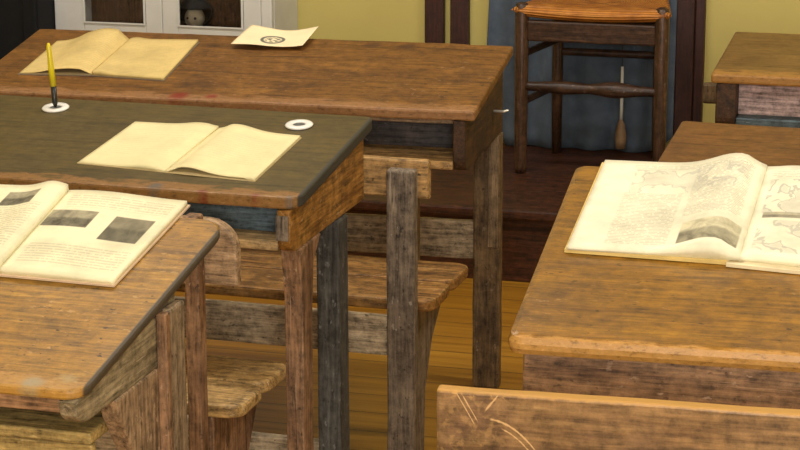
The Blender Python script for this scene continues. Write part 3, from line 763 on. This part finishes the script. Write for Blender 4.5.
e = empty('dip_pen', pz, -R(1.26), 0, 'yellow dip pen with a black grip standing upright in an inkwell', 'pen')
bm = tube([(0, 0, 0), (-0.001, 0.0, 0.008), (-0.0025, 0, 0.040)], [0.0022, 0.0052, 0.0056], 14)
obj('grip', bm, plain('black_grip', (0.02, 0.02, 0.018), 0.35), e, True)
bm = tube([(-0.0025, 0, 0.0402), (-0.006, 0, 0.075), (-0.0090, 0.0, 0.116), (-0.0094, 0, 0.123)], [0.0058, 0.0056, 0.0044, 0.0022], 14)
obj('handle', bm, plain('yellow_lacquer', srgb(216, 196, 30), 0.3, 0.05), e, True)

# ------------------------------------------------------------------ rush chair on the platform
W_chair = wood('dark_chair_wood', srgb(40, 25, 16), srgb(72, 49, 33), srgb(100, 74, 52), 'z', 0.4, 0.4, 0.2, 0.3)
W_rail = wood('dark_chair_rail', srgb(36, 22, 14), srgb(60, 40, 27), srgb(90, 64, 44), 'x', 0.4, 0.4, 0.2, 0.3)
ch = empty('rush_chair', (-1.06, 5.88, DAIS_Z), 0, 0, 'dark wooden chair with an orange woven rush seat on the platform', 'chair')
FX0, FX1, FY = -0.176, 0.212, -0.135
BX0, BX1, BY = -0.128, 0.165, 0.138
for x in (FX0, FX1):
    obj('leg', tube([(x, FY, 0), (x, FY, 0.02), (x, FY, 0.12), (x, FY, 0.46), (x, FY, 0.476), (x, FY, 0.48)], [0.015, 0.0175, 0.0185, 0.020, 0.017, 0.010], 14), W_chair, ch, True)
for x in (BX0, BX1):
    obj('back_post', tube([(x, BY, 0), (x, BY, 0.2), (x, BY, 0.46), (x * 1.05, BY, 0.95), (x * 1.05, BY, 0.97)], [0.014, 0.016, 0.016, 0.014, 0.006], 12), W_chair, ch, True)
def bar(a, b, r, name='stretcher', prof=None):
    a, b = Vector(a), Vector(b); n = 16
    pts = [a.lerp(b, i / n) for i in range(n + 1)]
    rr = [r * (prof(i / n) if prof else 1) for i in range(n + 1)]
    return obj(name, tube(pts, rr, 12), W_rail, ch, True)
turned = lambda t: 0.72 + 0.55 * math.exp(-((t - 0.68) / 0.13) ** 2) + 0.35 * math.exp(-((t - 0.30) / 0.13) ** 2) - 0.28 * math.exp(-((t - 0.475) / 0.02) ** 2)
bar((FX0, FY, 0.247), (FX1, FY, 0.247), 0.018, prof=turned)
bar((BX0, BY, 0.30), (BX1, BY, 0.30), 0.011)
for fx, bx in ((FX0, BX0), (FX1, BX1)):
    bar((fx, FY, 0.335), (bx, BY, 0.335), 0.010); bar((fx, FY, 0.20), (bx, BY, 0.20), 0.010)
obj('seat_rail', plank(FX0 + 0.016, FX1 - 0.016, FY - 0.012, FY + 0.012, 0.375, 0.432, 0.005), W_rail, ch)
obj('seat_rail', plank(BX0 + 0.012, BX1 - 0.012, BY - 0.010, BY + 0.010, 0.39, 0.43, 0.005), W_rail, ch)
for z0, z1 in ((0.62, 0.68), (0.76, 0.82), (0.88, 0.93)):
    obj('back_slat', plank(BX0 + 0.006, BX1 - 0.006, BY - 0.006, BY + 0.006, z0, z1, 0.003), W_rail, ch)
def rush_mat():
    k = NT('orange_rush')
    X = k.xyz()
    # strands run parallel to the nearest seat edge: four triangles
    ax = k.math('DIVIDE', k.math('ABSOLUTE', k.math('SUBTRACT', X[0], 0.018)), 0.215); ay = k.math('DIVIDE', k.math('ABSOLUTE', X[1]), 0.165)
    side = k.math('GREATER_THAN', ax, ay)
    run = k.math('ADD', k.math('MULTIPLY', side, X[0]), k.math('MULTIPLY', k.math('SUBTRACT', 1.0, side), X[1]))
    st = k.math('SINE', k.math('MULTIPLY', run, 900.0))
    n = k.noise(k.coords(), 22, 4, 0.6)
    col = k.ramp(n, [(0.3, srgb(164, 98, 30)), (0.55, srgb(202, 130, 46)), (0.75, srgb(218, 152, 66))])
    col = k.mix(k.math('MULTIPLY', k.step(st, -1.0, -0.3), 0.0), col, srgb(90, 44, 14))
    col = k.mix(k.math('MULTIPLY', k.math('SUBTRACT', 1.0, k.step(st, -1.0, -0.4)), 0.5), col, srgb(96, 50, 16))
    seam = k.math('SUBTRACT', 1.0, k.step(k.math('ABSOLUTE', k.math('SUBTRACT', ax, ay)), 0.01, 0.05))
    col = k.mix(k.math('MULTIPLY', seam, 0.5), col, srgb(96, 50, 16))
    k.put(k.b.inputs['Base Color'], col); k.b.inputs['Roughness'].default_value = 0.5
    k.bump(st, 0.5, 0.003)
    return k.m
M_rush = rush_mat()
bm = bmesh.new(); NX, NY = 30, 24; G = []
for face in (1, 0):
    g = []
    for j in range(NY + 1):
        row = []
        v = j / NY; y = -0.157 + 0.305 * v
        hx = 0.222 + (0.168 - 0.222) * v
        for i in range(NX + 1):
            u = i / NX * 2 - 1
            ex = 1 - abs(u) ** 7; ey = 1 - abs(2 * v - 1) ** 7
            edge = max(0.0, min(ex, ey)) ** 0.5
            sag = -0.012 * (1 - u * u) * (1 - (2 * v - 1) ** 2) + 0.006 * u * u
            t = 0.021 * edge
            z = 0.455 + sag + (t if face else -t)
            row.append(bm.verts.new((0.018 + u * hx, y - 0.004 * (1 - u * u) * (1 if v < 0.5 else -1), z)))
        g.append(row)
    for j in range(NY):
        for i in range(NX):
            q = (g[j][i], g[j][i + 1], g[j + 1][i + 1], g[j + 1][i])
            bm.faces.new(q if face else q[::-1])
    G.append(g)
bmesh.ops.remove_doubles(bm, verts=bm.verts[:], dist=0.0003)
obj('seat', bm, M_rush, ch, True, label='orange woven rush seat')

# ------------------------------------------------------------------ blue-grey cloth hanging against the wall, with a cord in front
def cloth_mat():
    k = NT('blue_grey_cloth')
    n = k.noise(k.coords(rnd=False), 12, 5, 0.6); w = k.noise(k.coords(scale=(300, 300, 300), rnd=False), 1.0, 2)
    c = k.ramp(n, [(0.3, srgb(66, 76, 90)), (0.7, srgb(92, 104, 120))])
    k.put(k.b.inputs['Base Color'], c); k.b.inputs['Roughness'].default_value = 0.9
    k.bump(w, 0.3, 0.001)
    return k.m
CL = empty('hanging_cloth', (-1.11, 6.075, DAIS_Z), 0, 0, 'blue-grey cloth hanging behind the rush chair', 'cloth')
bm = bmesh.new(); NX, NZ = 90, 36; rows = []
ZT = 1.25
for j in range(NZ + 1):
    v = j / NZ; row = []
    for i in range(NX + 1):
        u = i / NX
        xl = -0.262 - 0.05 * (1 - v) ; xr = 0.255
        x = xl + (xr - xl) * u
        hem = -0.012 + 0.004 * math.sin(u * 23) + 0.008 * math.sin(u * 9 + 1) ** 2 
        if u < 0.16: hem += 0.10 * ((0.16 - u) / 0.16) ** 1.5
        if u > 0.82: hem += 0.07 * ((u - 0.82) / 0.18) ** 1.5
        if 0.62 < u < 0.75: hem -= 0.012
        z = max(0.003, hem) * (1 - v) + ZT * v
        a = 0.006 + 0.008 * (1 - v)
        y = a * math.sin(u * 30 + 0.6 * math.sin(v * 3)) + 0.004 * math.sin(u * 11 + v * 4)
        row.append(bm.verts.new((x, y, z)))
    rows.append(row)
for j in range(NZ):
    for i in range(NX): bm.faces.new((rows[j][i], rows[j][i + 1], rows[j + 1][i + 1], rows[j + 1][i]))
o = obj('cloth', bm, cloth_mat(), CL, True)
sm = o.modifiers.new('thick', 'SOLIDIFY'); sm.thickness = 0.003
obj('rail', tube([(-0.29, 0, ZT), (0.27, 0, ZT)], 0.012, 12), M_trim, CL, True)
for x in (-0.25, 0.23): obj('bracket', tube([(x, 0.01, ZT), (x, 0.045, ZT)], 0.008, 8), M_trim, CL, True)
cd = empty('pull_cord', (-1.0045, 6.047, -0.022), 0, 0, 'thin white cord with a brown wooden pull behind the rush chair', 'cord')
obj('cord', tube([(0, 0, 0.325), (0.0004, 0.0, 0.40), (0, 0, 0.48)], [0.0048, 0.0048, 0.004], 8), plain('white_cord', (0.82, 0.80, 0.72), 0.6), cd, True)
obj('cord_loop', tube([(0, 0, 0.48), (0, -0.002, 0.9), (0, 0.0, ZT + DAIS_Z + 0.02)], 0.0012, 6), plain('grey_thread', srgb(78, 84, 92), 0.8), cd, True)
obj('pull', lathe([(0, 0.326), (0.004, 0.326), (0.011, 0.31), (0.016, 0.285), (0.017, 0.262), (0.015, 0.24), (0.0, 0.238)], 16), plain('brown_turned_wood', srgb(140, 112, 84), 0.5, 0.25), cd, True)

# ------------------------------------------------------------------ white glazed cabinet
M_white = plain('grey_white_paint', srgb(220, 220, 216), 0.55, 0.05, 12)
M_inw = wood('cabinet_inside', srgb(66, 46, 30), srgb(92, 66, 46), srgb(110, 82, 60), 'z', 0.6, 0.3, 0.1)
k = NT('cabinet_glass'); k.b.inputs['Base Color'].default_value = (1, 1, 1, 1); k.b.inputs['Roughness'].default_value = 0.03
k.b.inputs['Transmission Weight'].default_value = 1.0; k.b.inputs['IOR'].default_value = 1.15; k.b.inputs['Specular IOR Level'].default_value = 0.25
M_glass = k.m
cb = empty('glazed_cabinet', (-2.35, 6.0, DAIS_Z), 0, 0, 'grey-white glazed cupboard standing against the wall behind the long rear desk', 'cabinet')
CW0, CW1 = -0.345, 0.343; CF, CBK = -0.12, 0.118; CH = 1.7
bm = plank(CW0, CW0 + .022, CF + .02, CBK, 0.0, CH, .002, 0, 99); plank(CW1 - .022, CW1, CF + .02, CBK, 0.0, CH, .002, 0, 99, into=bm)
plank(CW0 + .022, CW1 - .022, CF + .02, CBK, CH - .022, CH, .002, 0, 99, into=bm); plank(CW0 + .022, CW1 - .022, CF + .02, CBK, 0.0, 0.06, .002, 0, 99, into=bm)
obj('carcass', bm, M_white, cb)
obj('back_panel', plank(CW0 + .022, CW1 - .022, CBK - .012, CBK, 0.06, CH - .022, 0, 0, 99), M_inw, cb)
for z in (0.285, 0.72, 1.1): obj('shelf', plank(CW0 + .022, CW1 - .022, CF + .03, CBK - .012, z - .016, z, .001, 0, 99), M_inw, cb)
ZG = 0.347      # lower edge of the glass above the platform
def door(x0, x1, g0, g1):
    bm = plank(x0, g0, CF, CF + .02, 0.07, CH - .03, .003, 0, 99); plank(g1, x1, CF, CF + .02, 0.07, CH - .03, .003, 0, 99, into=bm)
    plank(g0, g1, CF, CF + .02, 0.29, ZG, .003, 0, 99, into=bm); plank(g0, g1, CF, CF + .02, CH - .10, CH - .03, .003, 0, 99, into=bm)
    plank(g0, g1, CF, CF + .02, 0.07, 0.13, .003, 0, 99, into=bm); plank(g0, g1, CF + .006, CF + .014, 0.13, 0.29, .001, 0, 99, into=bm)
    do = obj('door', bm, M_white, cb)
    obj('glass_pane', plank(g0 + .0005, g1 - .0005, CF + .008, CF + .011, ZG + .0005, CH - .1005, 0, 0, 99), M_glass, do)
    # moulding around the glass
    bm = plank(g0, g0 + .006, CF - .005, CF + .001, ZG, CH - .1, .001, 0, 99); plank(g1 - .006, g1, CF - .005, CF + .001, ZG, CH - .1, .001, 0, 99, into=bm); plank(g0 + .006, g1 - .006, CF - .005, CF + .001, ZG, ZG + .005, .001, 0, 99, into=bm)
    obj('moulding', bm, M_white, do)
    return do
D1 = door(CW0 + .001, -0.0005, -0.25, -0.052)
D2 = door(0.0005, CW1 - .035, 0.05, 0.254)
obj('knob', lathe([(0, 0.0), (0.006, 0.0), (0.006, 0.008), (0.012, 0.014), (0.011, 0.02), (0, 0.023)], 16), plain('brass', (0.5, 0.38, 0.14), 0.3, metal=1), D2, True)
kn = [o for o in D2.children if o.name.startswith('knob')][0]; kn.rotation_euler = (PI / 2, 0, 0); kn.location = (0.025, CF, 0.75)
obj('corner_post', plank(CW1 - .034, CW1 - .001, CF - .002, CF + .02, 0.06, CH - .03, .003, 0, 99), M_white, cb)

# doll sitting on the lower shelf of the cabinet, head behind the right pane
dl = empty('doll', (-2.28, 5.965, DAIS_Z + 0.286), 0, 0, 'dark-haired doll behind the right pane of the white cupboard', 'doll')
M_skin = plain('grey_doll_face', srgb(150, 140, 116), 0.5, 0.08); M_hair = plain('dark_doll_hair', srgb(22, 20, 22), 0.7, 0.3, 90)
bm = bmesh.new(); bmesh.ops.create_uvsphere(bm, u_segments=24, v_segments=18, radius=1.0)
for v in bm.verts:
    x, y, z = v.co
    v.co = Vector((x * 0.030 * (1 - 0.12 * max(0, -z)), y * 0.031, 0.074 + z * 0.034))
    if y < -0.5: v.co.y -= 0.004 * math.exp(-((x / 0.18) ** 2 + ((z + 0.12) / 0.16) ** 2))   # nose
obj('head', bm, M_skin, dl, True)
for s in (-1, 1):
    bm = bmesh.new(); bmesh.ops.create_uvsphere(bm, u_segments=10, v_segments=8, radius=0.0042, matrix=Matrix.Translation((s * 0.0115, -0.0275, 0.078)))
    obj('eye', bm, M_hair, dl, True)
obj('mouth', plank(-0.006, 0.006, -0.0305, -0.026, 0.055, 0.058, 0.001, 0), plain('doll_lips', srgb(120, 60, 56), 0.5), dl)
bm = bmesh.new(); bmesh.ops.create_uvsphere(bm, u_segments=28, v_segments=20, radius=1.0)
bmesh.ops.delete(bm, geom=[v for v in bm.verts if v.co.y < -0.25 and v.co.z < 0.25], context='VERTS')
for v in bm.verts:
    w = 1 + 0.07 * noise.noise(v.co * 5)
    v.co = Vector((v.co.x * 0.056 * w, 0.006 + v.co.y * 0.038 * w, 0.090 + v.co.z * 0.046 * w))
o = obj('hair', bm, M_hair, dl, True); s_ = o.modifiers.new('thick', 'SOLIDIFY'); s_.thickness = 0.006
obj('dress', lathe([(0, 0.0), (0.04, 0.0), (0.042, 0.004), (0.03, 0.03), (0.02, 0.046), (0.009, 0.05), (0.009, 0.054), (0, 0.055)], 20), plain('doll_dress', srgb(90, 70, 60), 0.8), dl, True)

# ------------------------------------------------------------------ narrow black cupboard at the far left
bkm = plain('black_paint', srgb(9, 10, 14), 0.95, 0.3, 40)
bk = empty('black_cupboard', (-2.79, 5.9, DAIS_Z), 0, 0, 'tall narrow black cupboard at the far left, next to the white cupboard', 'cabinet')
obj('carcass', plank(-0.10, 0.092, -0.13, 0.215, 0, 1.6, .003, 0, 99), bkm, bk)
bm = plank(-0.097, -0.06, -0.148, -0.1305, 0.03, 1.58, .003, 0, 99); plank(0.052, 0.089, -0.148, -0.1305, 0.03, 1.58, .003, 0, 99, into=bm)
for z0, z1 in ((0.03, 0.1), (0.78, 0.84), (1.5, 1.58)): plank(-0.06, 0.052, -0.148, -0.1305, z0, z1, .003, 0, 99, into=bm)
plank(-0.06, 0.052, -0.138, -0.1305, 0.1, 1.5, .001, 0, 99, into=bm)
dr = obj('door', bm, bkm, bk)
o = obj('knob', lathe([(0, 0.0), (0.006, 0.0), (0.006, 0.008), (0.011, 0.013), (0.010, 0.019), (0, 0.021)], 14), bkm, dr, True); o.rotation_euler = (PI / 2, 0, 0); o.location = (0.07, -0.148, 0.8)

# ------------------------------------------------------------------ light : ceiling lamps and a soft room fill from the sky world
w = bpy.data.worlds.new('world'); bpy.context.scene.world = w; w.use_nodes = True
w.node_tree.nodes['Background'].inputs[0].default_value = (1.0, 0.93, 0.82, 1); w.node_tree.nodes['Background'].inputs[1].default_value = 0.2
def lamp(x, y, sx, sy, e, col=(1.0, 0.96, 0.89)):
    l = bpy.data.lights.new('ceiling_lamp', 'AREA'); l.shape = 'RECTANGLE'; l.size = sx; l.size_y = sy; l.energy = e; l.color = col
    o = bpy.data.objects.new('ceiling_lamp', l); C.objects.link(o); o.location = (x, y, ZC - 0.05)
for x, y, e in ((-1.7, 1.6, 22), (0.5, 1.6, 22), (-1.7, 4.2, 30), (0.5, 4.2, 30)):
    lamp(x, y, 1.2, 0.3, e)

# added soft fill behind the camera to brighten front faces, no window there
l = bpy.data.lights.new('front_fill', 'AREA'); l.shape = 'RECTANGLE'; l.size = 1.6; l.size_y = 1.2; l.energy = 150; l.color = (1.0, 0.97, 0.92)
o = bpy.data.objects.new('front_fill', l); C.objects.link(o); o.location = (0.5, YR + 0.06, 1.75); o.rotation_euler = (R(82), 0, R(6))
sc = bpy.context.scene
sc.view_settings.view_transform = 'Standard'; sc.view_settings.look = 'None'
sc.view_settings.exposure = 0.1; sc.view_settings.gamma = 1.0
sc.view_settings.use_curve_mapping = False
